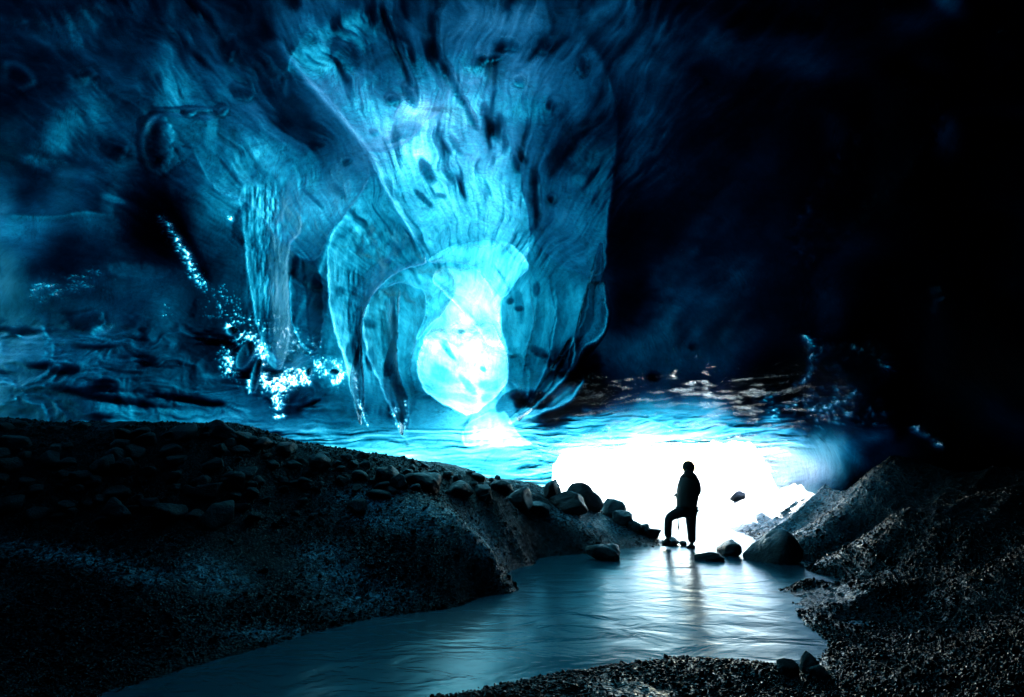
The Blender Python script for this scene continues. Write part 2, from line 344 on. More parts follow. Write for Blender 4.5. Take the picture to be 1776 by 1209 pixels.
# --- traced folds
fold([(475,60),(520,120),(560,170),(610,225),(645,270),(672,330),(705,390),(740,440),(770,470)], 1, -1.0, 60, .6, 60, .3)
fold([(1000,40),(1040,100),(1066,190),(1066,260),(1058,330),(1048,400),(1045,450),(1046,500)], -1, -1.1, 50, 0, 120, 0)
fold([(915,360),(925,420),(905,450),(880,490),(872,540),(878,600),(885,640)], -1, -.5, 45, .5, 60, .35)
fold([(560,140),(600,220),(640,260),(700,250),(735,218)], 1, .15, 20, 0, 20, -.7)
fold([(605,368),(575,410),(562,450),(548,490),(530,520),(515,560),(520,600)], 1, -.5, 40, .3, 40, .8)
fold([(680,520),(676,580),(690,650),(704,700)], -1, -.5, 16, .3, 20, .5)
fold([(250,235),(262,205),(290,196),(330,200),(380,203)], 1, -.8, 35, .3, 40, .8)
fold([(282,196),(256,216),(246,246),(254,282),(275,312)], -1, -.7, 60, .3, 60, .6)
rt_ = sstep(1040, 1120, GX)*sstep(660, 560, GY)
LUM += rt_*(.9*fbm((GX+GY*.8)/70, (GY-GX*.5)/260, 201, 4, .6)+.25*fbm(GX/20, GY/14, 203, 3))
fold([(0,106),(30,108),(55,125),(68,148)], 1, -.5, 40, .2, 40, 1.0)
fold([(0,372),(90,376),(150,368),(200,374)], -1, -1.0, 30, .3, 30, .5)
fold([(290,310),(310,380),(340,430),(370,500)], -1, -.4, 60, .3, 40, .2)
# the folded sheets of ice round the glowing hollow, back to front
CALM = scatter([(x_, y_, c_) for (x_, y_, v_), c_ in zip(LV, CAL)])
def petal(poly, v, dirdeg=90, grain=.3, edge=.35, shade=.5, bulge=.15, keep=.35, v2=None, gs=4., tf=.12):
    """one sheet: its own brightness (v to v2 from top to foot), grain along its length, a bright rim, and shade beside it put into the thickness"""
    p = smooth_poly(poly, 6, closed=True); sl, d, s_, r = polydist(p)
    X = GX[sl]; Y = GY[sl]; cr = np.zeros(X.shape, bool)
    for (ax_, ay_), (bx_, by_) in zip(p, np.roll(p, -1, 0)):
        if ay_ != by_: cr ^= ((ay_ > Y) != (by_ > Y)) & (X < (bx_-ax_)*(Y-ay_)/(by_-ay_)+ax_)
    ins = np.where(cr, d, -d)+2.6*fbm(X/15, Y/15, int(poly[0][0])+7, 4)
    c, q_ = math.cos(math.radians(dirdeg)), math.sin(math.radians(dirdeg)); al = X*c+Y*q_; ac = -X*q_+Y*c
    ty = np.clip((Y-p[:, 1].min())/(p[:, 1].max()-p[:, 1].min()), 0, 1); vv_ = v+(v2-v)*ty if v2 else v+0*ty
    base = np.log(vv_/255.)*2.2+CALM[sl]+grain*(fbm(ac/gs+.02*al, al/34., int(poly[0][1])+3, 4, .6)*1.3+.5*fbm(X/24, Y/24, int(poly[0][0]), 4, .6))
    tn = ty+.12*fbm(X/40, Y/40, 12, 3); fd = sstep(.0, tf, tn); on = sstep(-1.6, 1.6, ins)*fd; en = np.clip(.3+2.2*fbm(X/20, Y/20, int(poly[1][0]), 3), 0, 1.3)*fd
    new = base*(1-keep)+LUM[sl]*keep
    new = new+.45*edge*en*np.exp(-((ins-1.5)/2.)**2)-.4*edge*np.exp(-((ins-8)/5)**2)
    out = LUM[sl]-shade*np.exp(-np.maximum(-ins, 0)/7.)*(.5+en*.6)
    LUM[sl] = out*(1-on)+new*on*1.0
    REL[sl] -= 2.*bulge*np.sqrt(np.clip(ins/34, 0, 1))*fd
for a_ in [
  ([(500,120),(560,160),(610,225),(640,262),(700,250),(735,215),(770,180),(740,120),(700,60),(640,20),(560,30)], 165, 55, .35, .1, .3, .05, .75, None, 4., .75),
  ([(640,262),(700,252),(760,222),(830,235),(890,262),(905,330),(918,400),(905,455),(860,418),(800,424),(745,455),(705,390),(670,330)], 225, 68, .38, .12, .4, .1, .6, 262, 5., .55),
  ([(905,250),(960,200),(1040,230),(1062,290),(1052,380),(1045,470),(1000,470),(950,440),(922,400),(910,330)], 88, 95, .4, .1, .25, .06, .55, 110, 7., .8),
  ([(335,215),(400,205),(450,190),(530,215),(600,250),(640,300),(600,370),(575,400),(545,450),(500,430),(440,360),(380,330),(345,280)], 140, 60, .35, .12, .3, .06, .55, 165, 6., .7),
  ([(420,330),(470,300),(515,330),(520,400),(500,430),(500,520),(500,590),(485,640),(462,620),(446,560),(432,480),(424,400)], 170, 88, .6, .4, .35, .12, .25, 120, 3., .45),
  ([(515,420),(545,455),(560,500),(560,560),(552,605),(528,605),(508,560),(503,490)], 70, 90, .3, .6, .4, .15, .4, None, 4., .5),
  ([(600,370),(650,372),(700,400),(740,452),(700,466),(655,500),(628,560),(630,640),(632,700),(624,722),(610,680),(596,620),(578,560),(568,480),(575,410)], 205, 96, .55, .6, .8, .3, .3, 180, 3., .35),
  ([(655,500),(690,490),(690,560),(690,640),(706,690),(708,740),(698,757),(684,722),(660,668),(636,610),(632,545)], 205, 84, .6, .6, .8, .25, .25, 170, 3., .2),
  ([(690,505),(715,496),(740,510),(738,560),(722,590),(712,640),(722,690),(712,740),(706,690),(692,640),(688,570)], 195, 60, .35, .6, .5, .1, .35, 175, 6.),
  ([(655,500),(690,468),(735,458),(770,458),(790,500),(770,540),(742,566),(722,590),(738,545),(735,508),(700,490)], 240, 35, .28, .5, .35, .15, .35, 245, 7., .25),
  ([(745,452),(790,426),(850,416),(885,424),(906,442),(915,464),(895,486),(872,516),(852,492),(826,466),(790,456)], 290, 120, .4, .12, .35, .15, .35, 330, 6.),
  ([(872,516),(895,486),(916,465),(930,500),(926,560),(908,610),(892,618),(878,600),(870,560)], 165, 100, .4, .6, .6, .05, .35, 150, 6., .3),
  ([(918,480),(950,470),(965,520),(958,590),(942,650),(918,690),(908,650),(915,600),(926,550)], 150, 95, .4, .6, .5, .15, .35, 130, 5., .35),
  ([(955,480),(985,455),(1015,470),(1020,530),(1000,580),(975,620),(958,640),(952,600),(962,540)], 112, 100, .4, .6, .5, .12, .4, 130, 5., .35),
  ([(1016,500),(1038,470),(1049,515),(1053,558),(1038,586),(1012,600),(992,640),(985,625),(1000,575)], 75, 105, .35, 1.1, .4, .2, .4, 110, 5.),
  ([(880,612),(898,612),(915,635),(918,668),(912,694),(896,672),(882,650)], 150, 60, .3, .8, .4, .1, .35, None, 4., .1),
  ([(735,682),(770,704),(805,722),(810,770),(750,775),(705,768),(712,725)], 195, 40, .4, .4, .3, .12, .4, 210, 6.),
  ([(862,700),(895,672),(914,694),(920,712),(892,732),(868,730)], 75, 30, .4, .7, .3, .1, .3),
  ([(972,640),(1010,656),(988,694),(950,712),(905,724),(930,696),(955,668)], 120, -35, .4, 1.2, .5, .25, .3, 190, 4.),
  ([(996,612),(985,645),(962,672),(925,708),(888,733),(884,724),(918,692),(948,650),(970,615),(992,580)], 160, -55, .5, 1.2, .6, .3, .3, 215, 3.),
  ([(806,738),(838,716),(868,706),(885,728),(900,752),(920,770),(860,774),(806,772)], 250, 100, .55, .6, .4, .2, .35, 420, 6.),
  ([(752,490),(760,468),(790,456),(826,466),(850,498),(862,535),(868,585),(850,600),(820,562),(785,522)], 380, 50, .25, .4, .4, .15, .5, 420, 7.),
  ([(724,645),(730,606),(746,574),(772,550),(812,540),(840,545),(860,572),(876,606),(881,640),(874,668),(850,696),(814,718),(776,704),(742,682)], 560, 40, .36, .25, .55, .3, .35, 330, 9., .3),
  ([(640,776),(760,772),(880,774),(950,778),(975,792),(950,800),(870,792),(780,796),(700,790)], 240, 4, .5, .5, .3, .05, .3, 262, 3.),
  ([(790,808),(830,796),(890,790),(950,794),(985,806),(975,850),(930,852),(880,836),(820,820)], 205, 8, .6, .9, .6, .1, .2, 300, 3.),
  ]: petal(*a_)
def line2(*a_): line(*a_)
for arc, a, wd in [([(735,470),(770,500),(800,530),(830,560)], -.5, 4), ([(858,462),(876,490),(888,520)], -.7, 3), ([(683,525),(682,560),(686,598)], -2.0, 4), ([(820,716),(805,740),(808,765)], -1.6, 3), ([(905,330),(925,360),(930,400)], -1.2, 5), ([(705,465),(730,440),(760,430)], -.6, 4), ([(690,250),(650,262),(620,240)], -.6, 4)]:
    line(arc, a, wd, 0)

# dark pockets and slits seen in the glowing ice
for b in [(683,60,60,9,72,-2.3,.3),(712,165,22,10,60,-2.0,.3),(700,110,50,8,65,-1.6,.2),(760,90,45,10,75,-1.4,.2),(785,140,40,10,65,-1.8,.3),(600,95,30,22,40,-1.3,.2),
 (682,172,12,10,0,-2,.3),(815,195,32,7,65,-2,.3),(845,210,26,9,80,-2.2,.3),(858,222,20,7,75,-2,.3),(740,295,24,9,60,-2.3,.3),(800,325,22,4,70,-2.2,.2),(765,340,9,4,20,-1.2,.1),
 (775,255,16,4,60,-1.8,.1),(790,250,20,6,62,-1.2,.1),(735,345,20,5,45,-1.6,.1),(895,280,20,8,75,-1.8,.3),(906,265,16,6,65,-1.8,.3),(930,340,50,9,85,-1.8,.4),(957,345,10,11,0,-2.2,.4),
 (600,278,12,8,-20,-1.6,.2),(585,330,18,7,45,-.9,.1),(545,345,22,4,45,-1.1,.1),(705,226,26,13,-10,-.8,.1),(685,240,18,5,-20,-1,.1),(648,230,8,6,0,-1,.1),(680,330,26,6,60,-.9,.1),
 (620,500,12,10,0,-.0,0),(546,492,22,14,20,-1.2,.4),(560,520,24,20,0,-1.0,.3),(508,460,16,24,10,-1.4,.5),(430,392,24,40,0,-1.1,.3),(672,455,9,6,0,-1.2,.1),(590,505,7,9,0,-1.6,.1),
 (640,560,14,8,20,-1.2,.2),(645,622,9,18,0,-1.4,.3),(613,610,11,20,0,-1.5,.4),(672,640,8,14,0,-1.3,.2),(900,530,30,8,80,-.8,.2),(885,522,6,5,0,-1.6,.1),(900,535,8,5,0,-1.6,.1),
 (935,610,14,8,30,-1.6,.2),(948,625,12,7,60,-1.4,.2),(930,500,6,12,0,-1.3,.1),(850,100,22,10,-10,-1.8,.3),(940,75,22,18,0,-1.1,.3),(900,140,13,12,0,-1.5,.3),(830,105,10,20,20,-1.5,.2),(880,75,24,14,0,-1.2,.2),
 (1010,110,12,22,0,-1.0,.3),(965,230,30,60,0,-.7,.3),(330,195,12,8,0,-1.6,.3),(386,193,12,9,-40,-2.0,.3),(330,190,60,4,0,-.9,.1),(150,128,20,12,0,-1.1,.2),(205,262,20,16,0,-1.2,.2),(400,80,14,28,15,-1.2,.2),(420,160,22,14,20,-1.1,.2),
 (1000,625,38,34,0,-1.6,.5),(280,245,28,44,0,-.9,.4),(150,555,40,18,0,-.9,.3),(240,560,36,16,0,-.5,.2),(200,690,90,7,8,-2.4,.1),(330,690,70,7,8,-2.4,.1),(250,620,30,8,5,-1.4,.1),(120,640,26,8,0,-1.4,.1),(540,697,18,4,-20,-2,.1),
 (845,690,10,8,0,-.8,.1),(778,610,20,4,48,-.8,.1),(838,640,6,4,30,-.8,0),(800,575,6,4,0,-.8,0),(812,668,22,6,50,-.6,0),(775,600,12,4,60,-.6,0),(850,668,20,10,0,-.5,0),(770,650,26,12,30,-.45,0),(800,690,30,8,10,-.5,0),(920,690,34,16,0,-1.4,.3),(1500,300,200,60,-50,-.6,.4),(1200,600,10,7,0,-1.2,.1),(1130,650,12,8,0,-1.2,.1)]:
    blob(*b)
for b in [(80,60,50,16,20,.7,-.1),(150,150,40,14,20,.5,-.1),(100,290,60,12,15,.6,-.1),(200,345,24,6,15,.9,0),(180,570,18,8,-25,1.0,-.2),(70,568,20,4,5,1.1,0),(240,622,14,6,10,1.2,-.1),(380,650,30,5,0,.9,0),
 (200,710,34,10,10,.8,0),(340,720,50,9,10,.8,0),(250,470,60,14,5,.5,-.1),(560,455,8,20,20,.5,0),(870,250,14,36,-20,.4,-.1),(610,50,14,30,30,.6,0),(720,185,30,16,0,.4,0),
 (820,130,24,14,0,.5,-.1),(1000,315,18,10,0,.6,0)]:
    blob(*b)
# fine grain of snow packed in the glowing columns
col_ = np.exp(-((GX-465-(GY-480)*.04)/36)**2)*sstep(290, 350, GY)*sstep(640, 560, GY) + np.exp(-((GX-615-(GY-560)*.2)/34)**2)*sstep(430, 480, GY)*sstep(720, 660, GY)
LUM += col_*.55*fbm(GX/4.5, GY/22, 101, 3); REL += col_*(-.08 + .04*fbm(GX/4.5, GY/22, 101, 3))

# grit-frosted places that catch the daylight of the mouth
for (fx_, fy_, frx, fry, fa, am) in [(1200,668,150,42,12,1.),(1310,690,110,26,15,.7)]:
    A = GX-fx_; B = GY-fy_; c, s = math.cos(math.radians(fa)), math.sin(math.radians(fa))
    FROST += am*np.exp(-(((A*c+B*s)/frx)**2+((-A*s+B*c)/fry)**2))
FROST += .9*sstep(705, 745, GY)*sstep(850, 920, GX)*sstep(1390, 1290, GX)
strk = .85*sstep(.34, .80, ridge(GX/75+.5*fbm(GX/50, GY/18, 182, 3), GY/11+.7*fbm(GX/70, GY/30, 183, 3)+GX/260, 181, 4))
glz = .12*np.exp(-(((GX-740)/250)**4+((GY-420)/260)**4)); FROST = np.maximum(glz, np.clip(FROST, 0, 1)*np.maximum(strk, sstep(748, 770, GY)*.5))

# white glints put in as specks of very thin ice that let daylight through
def glint_specks(poly, wid, dens, seed, closed=False):
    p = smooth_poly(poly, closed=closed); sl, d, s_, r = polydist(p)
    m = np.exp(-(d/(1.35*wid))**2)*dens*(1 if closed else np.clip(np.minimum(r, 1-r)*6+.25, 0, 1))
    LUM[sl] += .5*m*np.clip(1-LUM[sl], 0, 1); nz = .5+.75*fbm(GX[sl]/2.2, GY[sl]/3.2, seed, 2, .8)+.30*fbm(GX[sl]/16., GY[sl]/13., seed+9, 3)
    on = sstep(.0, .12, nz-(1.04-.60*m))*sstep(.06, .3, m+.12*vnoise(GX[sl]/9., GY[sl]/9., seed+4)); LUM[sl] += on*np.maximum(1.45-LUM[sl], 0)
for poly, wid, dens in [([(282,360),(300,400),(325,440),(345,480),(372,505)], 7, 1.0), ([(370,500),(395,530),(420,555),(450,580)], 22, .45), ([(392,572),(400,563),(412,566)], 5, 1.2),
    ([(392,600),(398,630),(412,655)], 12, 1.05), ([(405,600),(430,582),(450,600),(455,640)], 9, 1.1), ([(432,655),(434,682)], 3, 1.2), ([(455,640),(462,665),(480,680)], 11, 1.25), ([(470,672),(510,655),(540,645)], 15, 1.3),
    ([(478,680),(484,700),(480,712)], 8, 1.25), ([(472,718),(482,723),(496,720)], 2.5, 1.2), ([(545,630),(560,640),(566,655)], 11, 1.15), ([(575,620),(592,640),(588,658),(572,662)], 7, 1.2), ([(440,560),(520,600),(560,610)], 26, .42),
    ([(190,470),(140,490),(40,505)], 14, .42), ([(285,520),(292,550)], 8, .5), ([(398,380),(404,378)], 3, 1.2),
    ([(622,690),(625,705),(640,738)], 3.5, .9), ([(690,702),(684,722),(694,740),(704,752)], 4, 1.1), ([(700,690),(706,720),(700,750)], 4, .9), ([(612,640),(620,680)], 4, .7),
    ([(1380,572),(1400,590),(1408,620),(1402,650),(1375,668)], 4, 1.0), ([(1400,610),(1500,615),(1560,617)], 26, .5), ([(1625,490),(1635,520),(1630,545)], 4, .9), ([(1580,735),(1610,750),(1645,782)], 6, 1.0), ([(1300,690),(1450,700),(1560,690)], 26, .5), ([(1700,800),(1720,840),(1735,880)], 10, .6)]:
    glint_specks(poly, wid, dens, int(poly[0][0]))
# smooth bulbs of clear dark ice set among the glint specks
for bx, by, rx, ry, an in [(426,616,25,12,-62),(444,652,31,7,-76),(403,574,9,7,0),(535,646,7,5,-70),(580,645,8,5,0)]:
    A = GX-bx; B = GY-by; c, s_ = math.cos(math.radians(an)), math.sin(math.radians(an)); q_ = np.hypot((A*c+B*s_)/rx, (-A*s_+B*c)/ry)
    g = 1-sstep(.9, 1.08, q_); LUM = LUM*(1-g)+g*(-2.9+.8*(B/ry*.3)); REL -= .15*np.sqrt(np.clip(1-q_*q_, 0, 1))

def sample(R, px, py):
    fx = np.clip((px-X0)/STEP, 0, len(gx)-1.001); fy = np.clip((py-Y0)/STEP, 0, len(gy)-1.001)
    ix = fx.astype(int); iy = fy.astype(int); tx = fx-ix; ty = fy-iy
    return (R[iy, ix]*(1-tx)+R[iy, ix+1]*tx)*(1-ty)+(R[iy+1, ix]*(1-tx)+R[iy+1, ix+1]*tx)*ty

def spaced(lo, f0, f1, hi, fine, n_out):
    t = np.linspace(0, 1, n_out+1)[:-1]
    a = f0-(f0-lo)*(1-t)**1.6; b = f1+(hi-f1)*(1-t[::-1])**1.6
    a = lo+(f0-lo)*(1-(1-t)**1.7); b = (hi-(hi-f1)*(1-(1-t)**1.7))[::-1]
    return np.concatenate([a, np.arange(f0, f1, fine), b])
azs = np.radians(spaced(-180, -54, 54, 180, .10, 60))[:-1]
nA = len(azs)
# lower rim of the ice for each bearing: below the ground except over the mouth
vs_fine = np.arange(0, 1.0001, 1/610.)
el_top = 49.0
def rim_el(az):
    px_h = CX + F*np.tan(np.clip(az, -1.2, 1.2))/CP
    lipy = 784 + 2.5*fbm(px_h/40, px_h*0, 5, 3) + 5*fbm(px_h/9, px_h*0, 6, 3) + 110*sstep(1285, 1360, px_h)**2 + 26*sstep(1000, 950, px_h)**2
    el = np.degrees(PITCH) - np.degrees(np.arctan((lipy-CY)/F*np.cos(az)))  # good enough near the axis
    b = sstep(950, 960, px_h)*sstep(1362, 1352, px_h)
    return el*b + (-12.0)*(1-b)
rim = rim_el(azs)
EL0 = -12.0 + (el_top+12.0)*vs_fine
EL = np.maximum(EL0[:, None], rim[None, :])
cut = EL0[:, None] < rim[None, :]
cap = np.array([52, 56, 61, 67, 74, 82.])
cut = np.vstack([cut, np.zeros((6, nA), bool)])
EL = np.vstack([EL, np.repeat(cap[:, None], nA, 1)])
EL = np.radians(EL); AZ = np.repeat(azs[None, :], EL.shape[0], 0)
DIR = np.stack([np.sin(AZ)*np.cos(EL), np.cos(AZ)*np.cos(EL), np.sin(EL)], -1)
PX, PY = project(DIR)
behind = sstep(np.radians(62), np.radians(100), np.abs(AZ))
dist = sample(DIST, PX, PY)*(1-behind)+7.0*behind
dist0 = dist.copy(); dist = dist + sample(REL, PX, PY)*(1-behind)
over = sstep(np.radians(50), np.radians(80), EL); dist = dist*(1-over)+5.6*over
inner = CAM + DIR*dist[..., None]
# outward normals of the smooth inner surface give the length of the sun's way through the ice
base_in = CAM + DIR*dist0[..., None]
nrm = -np.cross(np.gradient(base_in, axis=0), np.gradient(base_in, axis=1)); nrm /= np.linalg.norm(nrm, axis=-1, keepdims=True)+1e-9
if (nrm*DIR).sum(-1).mean() < 0: nrm = -nrm
L0 = 1.5
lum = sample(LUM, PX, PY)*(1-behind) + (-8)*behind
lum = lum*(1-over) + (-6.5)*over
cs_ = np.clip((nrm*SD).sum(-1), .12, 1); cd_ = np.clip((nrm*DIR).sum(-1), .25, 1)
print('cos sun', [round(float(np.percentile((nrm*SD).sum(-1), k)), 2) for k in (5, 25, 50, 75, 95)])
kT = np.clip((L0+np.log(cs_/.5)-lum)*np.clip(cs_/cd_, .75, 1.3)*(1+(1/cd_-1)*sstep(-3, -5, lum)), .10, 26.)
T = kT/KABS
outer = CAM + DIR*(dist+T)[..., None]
nV = EL.shape[0]
iv = inner.reshape(-1, 3); ov = outer.reshape(-1, 3); n1 = len(iv)
zi = np.array([[0, 0, CAM[2]+5.6]]); zo = np.array([[0, 0, CAM[2]+5.6+1.2]])
verts = np.vstack([iv, ov, zi, zo]); ZI = 2*n1; ZO = 2*n1+1
I, J = np.meshgrid(np.arange(nV-1), np.arange(nA), indexing='ij'); J2 = (J+1) % nA
keep = ~(cut[:-1] & cut[1:] & cut[:-1][:, (np.arange(nA)+1) % nA] & cut[1:][:, (np.arange(nA)+1) % nA])
q = np.stack([I*nA+J, I*nA+J2, (I+1)*nA+J2, (I+1)*nA+J], -1)[keep].reshape(-1, 4)
fi = q; fo = q[:, ::-1]+n1                 # inner faces look into the cave, outer faces away
j = np.arange(nA); j2 = (j+1) % nA
ed = np.vstack([q[:, [k, (k+1) % 4]] for k in range(4)])          # open edges of the sheet close the slab
key = np.minimum(ed[:, 0], ed[:, 1])*(2*n1)+np.maximum(ed[:, 0], ed[:, 1])
_, inv, cnt = np.unique(key, return_inverse=True, return_counts=True)
be = ed[cnt[inv.ravel()] == 1]; be = be[(be[:, 0] < (nV-1)*nA) | (be[:, 1] < (nV-1)*nA)]
bot = np.stack([be[:, 1], be[:, 0], be[:, 0]+n1, be[:, 1]+n1], -1)
top = (nV-1)*nA
quads = np.vstack([fi, fo, bot])
tri_i = np.stack([top+j, top+j2, np.full(nA, ZI)], -1); tri_o = np.stack([n1+top+j2, n1+top+j, np.full(nA, ZO)], -1)
me = bpy.data.meshes.new('glacier_cave')
tris = np.vstack([tri_i, tri_o])
me.vertices.add(len(verts)); me.vertices.foreach_set('co', verts.astype(np.float32).ravel())
lv = np.concatenate([quads.ravel(), tris.ravel()]).astype(np.int32)
me.loops.add(len(lv)); me.loops.foreach_set('vertex_index', lv)
ls = np.concatenate([np.arange(len(quads))*4, len(quads)*4+np.arange(len(tris))*3]).astype(np.int32)
me.polygons.add(len(ls)); me.polygons.foreach_set('loop_start', ls); me.update(calc_edges=True)
me.polygons.foreach_set('use_smooth', np.ones(len(ls), bool)); me.materials.append(M_ICE)
cave = bpy.data.objects.new('glacier_cave', me); sc.collection.objects.link(cave); tag(cave, kind='structure')
attr(cave, 'inner', np.concatenate([np.ones(n1), np.zeros(n1), [1, 0]]))
attr(cave, 'frost', np.concatenate([sample(FROST, PX, PY).ravel(), np.zeros(n1), [0, 0]]))

# ------------------------------------------------------------------ clear ice hanging in front of the wall
t = NT('clear_ice'); tc = t.n('ShaderNodeTexCoord').outputs['Object']
bb = t.bump(t.noise(t.mapping(tc, (3, 3, 1)), 3.5, 4, .6, .5), .6, .08)
def clear(t, bb, see, tint, rough):
    tp = t.n('ShaderNodeBsdfTransparent', i={'Color': (*tint, 1)})
    tl = t.n('ShaderNodeBsdfTranslucent', i={'Color': (.9, .97, 1, 1), 'Normal': bb}); df = t.n('ShaderNodeBsdfDiffuse', i={'Color': (.8, .9, .95, 1), 'Normal': bb})
    m0 = t.n('ShaderNodeMixShader', i={0: .3, 1: tl.outputs[0], 2: df.outputs[0]})
    lw = t.n('ShaderNodeLayerWeight', i={'Blend': .25, 'Normal': bb})
    fac = t.math('ADD', t.math('MULTIPLY', lw.outputs['Facing'], 1-see), 1-see, clamp=True)
    m1 = t.n('ShaderNodeMixShader', i={0: fac, 1: tp.outputs[0], 2: m0.outputs[0]})
    gl = t.n('ShaderNodeBsdfGlossy', i={'Roughness': rough, 'Normal': bb}); fr = t.n('ShaderNodeFresnel', i={'IOR': 1.31, 'Normal': bb})
    m2 = t.n('ShaderNodeMixShader', i={0: fr.outputs[0], 1: m1.outputs[0], 2: gl.outputs[0]}); t.link(m2.outputs[0], t.out.inputs['Surface']); return t.m
M_CLEAR = clear(t, bb, .86, (.80, .93, .98), .06)
def ice_sheet(name, left, right, Y, thick, label, seed, cat, bend=.25):
    """a hanging blade of ice: two edge lines read off the picture, swept into a lens-shaped section"""
    nl = 40; L_ = smooth_poly(left, 12); R_ = smooth_poly(right, 12)
    def res(p):
        c = np.concatenate([[0], np.cumsum(np.hypot(*np.diff(p, axis=0).T))]); tt = np.linspace(0, c[-1], nl+1)
        return np.stack([np.interp(tt, c, p[:, 0]), np.interp(tt, c, p[:, 1])], -1)
    L_, R_ = res(L_), res(R_); m = 14; V_ = []; F_ = []
    for i in range(nl+1):
        tt = i/nl; Yl = Y[0]+(Y[1]-Y[0])*tt+bend*math.sin(3.1*tt)+.08*float(fbm(np.array([tt*4.]), np.array([0.]), seed, 2)[0])
        a = at(L_[i, 0], L_[i, 1], Yl); b = at(R_[i, 0], R_[i, 1], Yl+bend*.6)
        env = max(.12, math.sin(math.pi*min(max(tt, .02), .98))**.4)
        for k in range(2*m):
            f = k/m if k <= m else 2-k/m; sg = 1 if k < m else -1
            h = thick*env*(4*f*(1-f))**.5*(1+.6*float(vnoise(np.array([f*5.]), np.array([tt*9.+sg*3]), seed)[0]))
            V_.append(a*(1-f)+b*f+np.array([.25, -1, 0])*sg*h/2 + np.array([0, .12*math.sin(7*f+5*tt+seed), 0]))
    for i in range(nl):
        for k in range(2*m): F_.append((i*2*m+k, i*2*m+(k+1) % (2*m), (i+1)*2*m+(k+1) % (2*m), (i+1)*2*m+k))
    F_ += [tuple(range(2*m))[::-1], tuple(nl*2*m+k for k in range(2*m))]
    V_ = np.array(V_); o_ = V_.mean(0); o = mesh_from(name, V_-o_, F_, M_CLEAR, True, None, o_); tag(o, label, cat); return o
def wall_y(px, py):
    a_, b_ = ray(px, py); d = sample(DIST+REL, np.array([float(px)]), np.array([float(py)]))[0]; return d/math.sqrt(1+a_*a_+b_*b_)
ice_sheet('ice_curtain', [(1033,425),(1018,500),(996,560),(980,610),(962,655),(928,700),(892,722)], [(1036,425),(1047,500),(1054,545),(1038,585),(1000,622),(965,672),(900,731)], (wall_y(1033,430)+.10, wall_y(900,725)-.9), .16, 'long curved curtain of clear ice sweeping down right of the glowing hollow', 3, 'ice formation')
ice_sheet('icicle', [(622,600),(612,650),(618,700),(624,735)], [(626,600),(636,650),(632,700),(628,738)], (wall_y(620,600)+.08, wall_y(626,735)-.6), .14, 'blunt icicle hanging left of the glowing hollow, the one further left', 13, 'icicle')
ice_sheet('icicle', [(681,590),(676,660),(686,710),(694,752)], [(685,590),(706,660),(708,710),(699,756)], (wall_y(680,590)+.08, wall_y(697,752)-.8), .14, 'long icicle reaching almost to the flat shelf just left of the glowing hollow', 17, 'icicle')
# ------------------------------------------------------------------ ground
GP = [] # (px,py,Y)
GP += [(600,1040,6.1),(600,960,6.6),(600,900,7.2),(600,780,8.5),(400,1050,5.3),(400,980,5.8),(400,918,6.3),(400,748,7.2),(200,1100,4.7),(200,1000,5.2),(200,920,5.8),(200,738,6.8),
 (0,1209,3.9),(0,1100,4.5),(0,1000,5.0),(0,920,5.5),(0,728,6.5),(780,1000,6.7),(780,950,7.0),(780,890,7.5),(780,850,9),(780,806,10.5),(900,940,9.2),(900,900,9.8),(900,870,10.8),(900,832,12.5),
 (1000,930,10.6),(1000,895,11.3),(1000,882,12),(1080,907,12.3),(1130,927,12.2),(490,762,7.8),(700,795,9.4),(500,915,6.8),(700,880,7.4),(690,960,6.8),(850,950,7.4),
 (1450,835,13),(1350,855,16),(1450,880,11.5),(1550,805,10.5),(1500,930,9.5),(1400,930,10),(1450,950,8.6),(1560,897,8.2),(1650,874,7.8),(1776,855,7),(1550,980,7.4),
 (1500,1017,6.9),(1600,1012,6.5),(1700,1002,6),(1500,1060,6),(1600,1080,5.5),(1480,1112,5.1),(1500,1142,4.6),(1600,1102,5),(1650,1150,4.2),(1776,1000,5.5),(1776,1150,4),(1300,866,18),(1262,880,19),(1340,856,17.5),(1640,802,9.8),(1700,838,8.8),(1590,800,10.2)]
pts = [at(*p) for p in GP]
EDGE_L = [(1150,945),(1080,952),(1000,962),(930,970),(900,985),(880,1010),(840,1035),(780,1055),(700,1065),(600,1085),(520,1105),(400,1140),(200,1200)]
EDGE_R = [(1235,890),(1270,905),(1310,935),(1340,960),(1390,980),(1400,1010),(1370,1025),(1385,1060),(1410,1090),(1430,1110),(1425,1140),(1380,1158),(1300,1148),(1200,1140),(1100,1150),(950,1170),(800,1200),(740,1215)]
pts += [on_z(*p) for p in EDGE_L+EDGE_R]
for p in [(1200,960),(1150,1000),(1050,1000),(950,1030),(850,1070),(700,1120),(500,1160),(400,1209),(1100,1100),(1250,1000),(1300,1060),(1350,1100),(1250,1110),(1280,950),(1195,920),(560,1209),(900,1120),(1190,890)]:
    a = on_z(*p); a[2] = -.22; pts.append(a)
for p in [(1450,950,8.6),(1560,897,8.2),(1650,874,7.8)]: pts.append(at(*p)+[.1, .8, -.30])
for p in [(1470,1012,7.4),(1560,1010,6.8)]: pts.append(at(*p)+[0, .6, -.12])
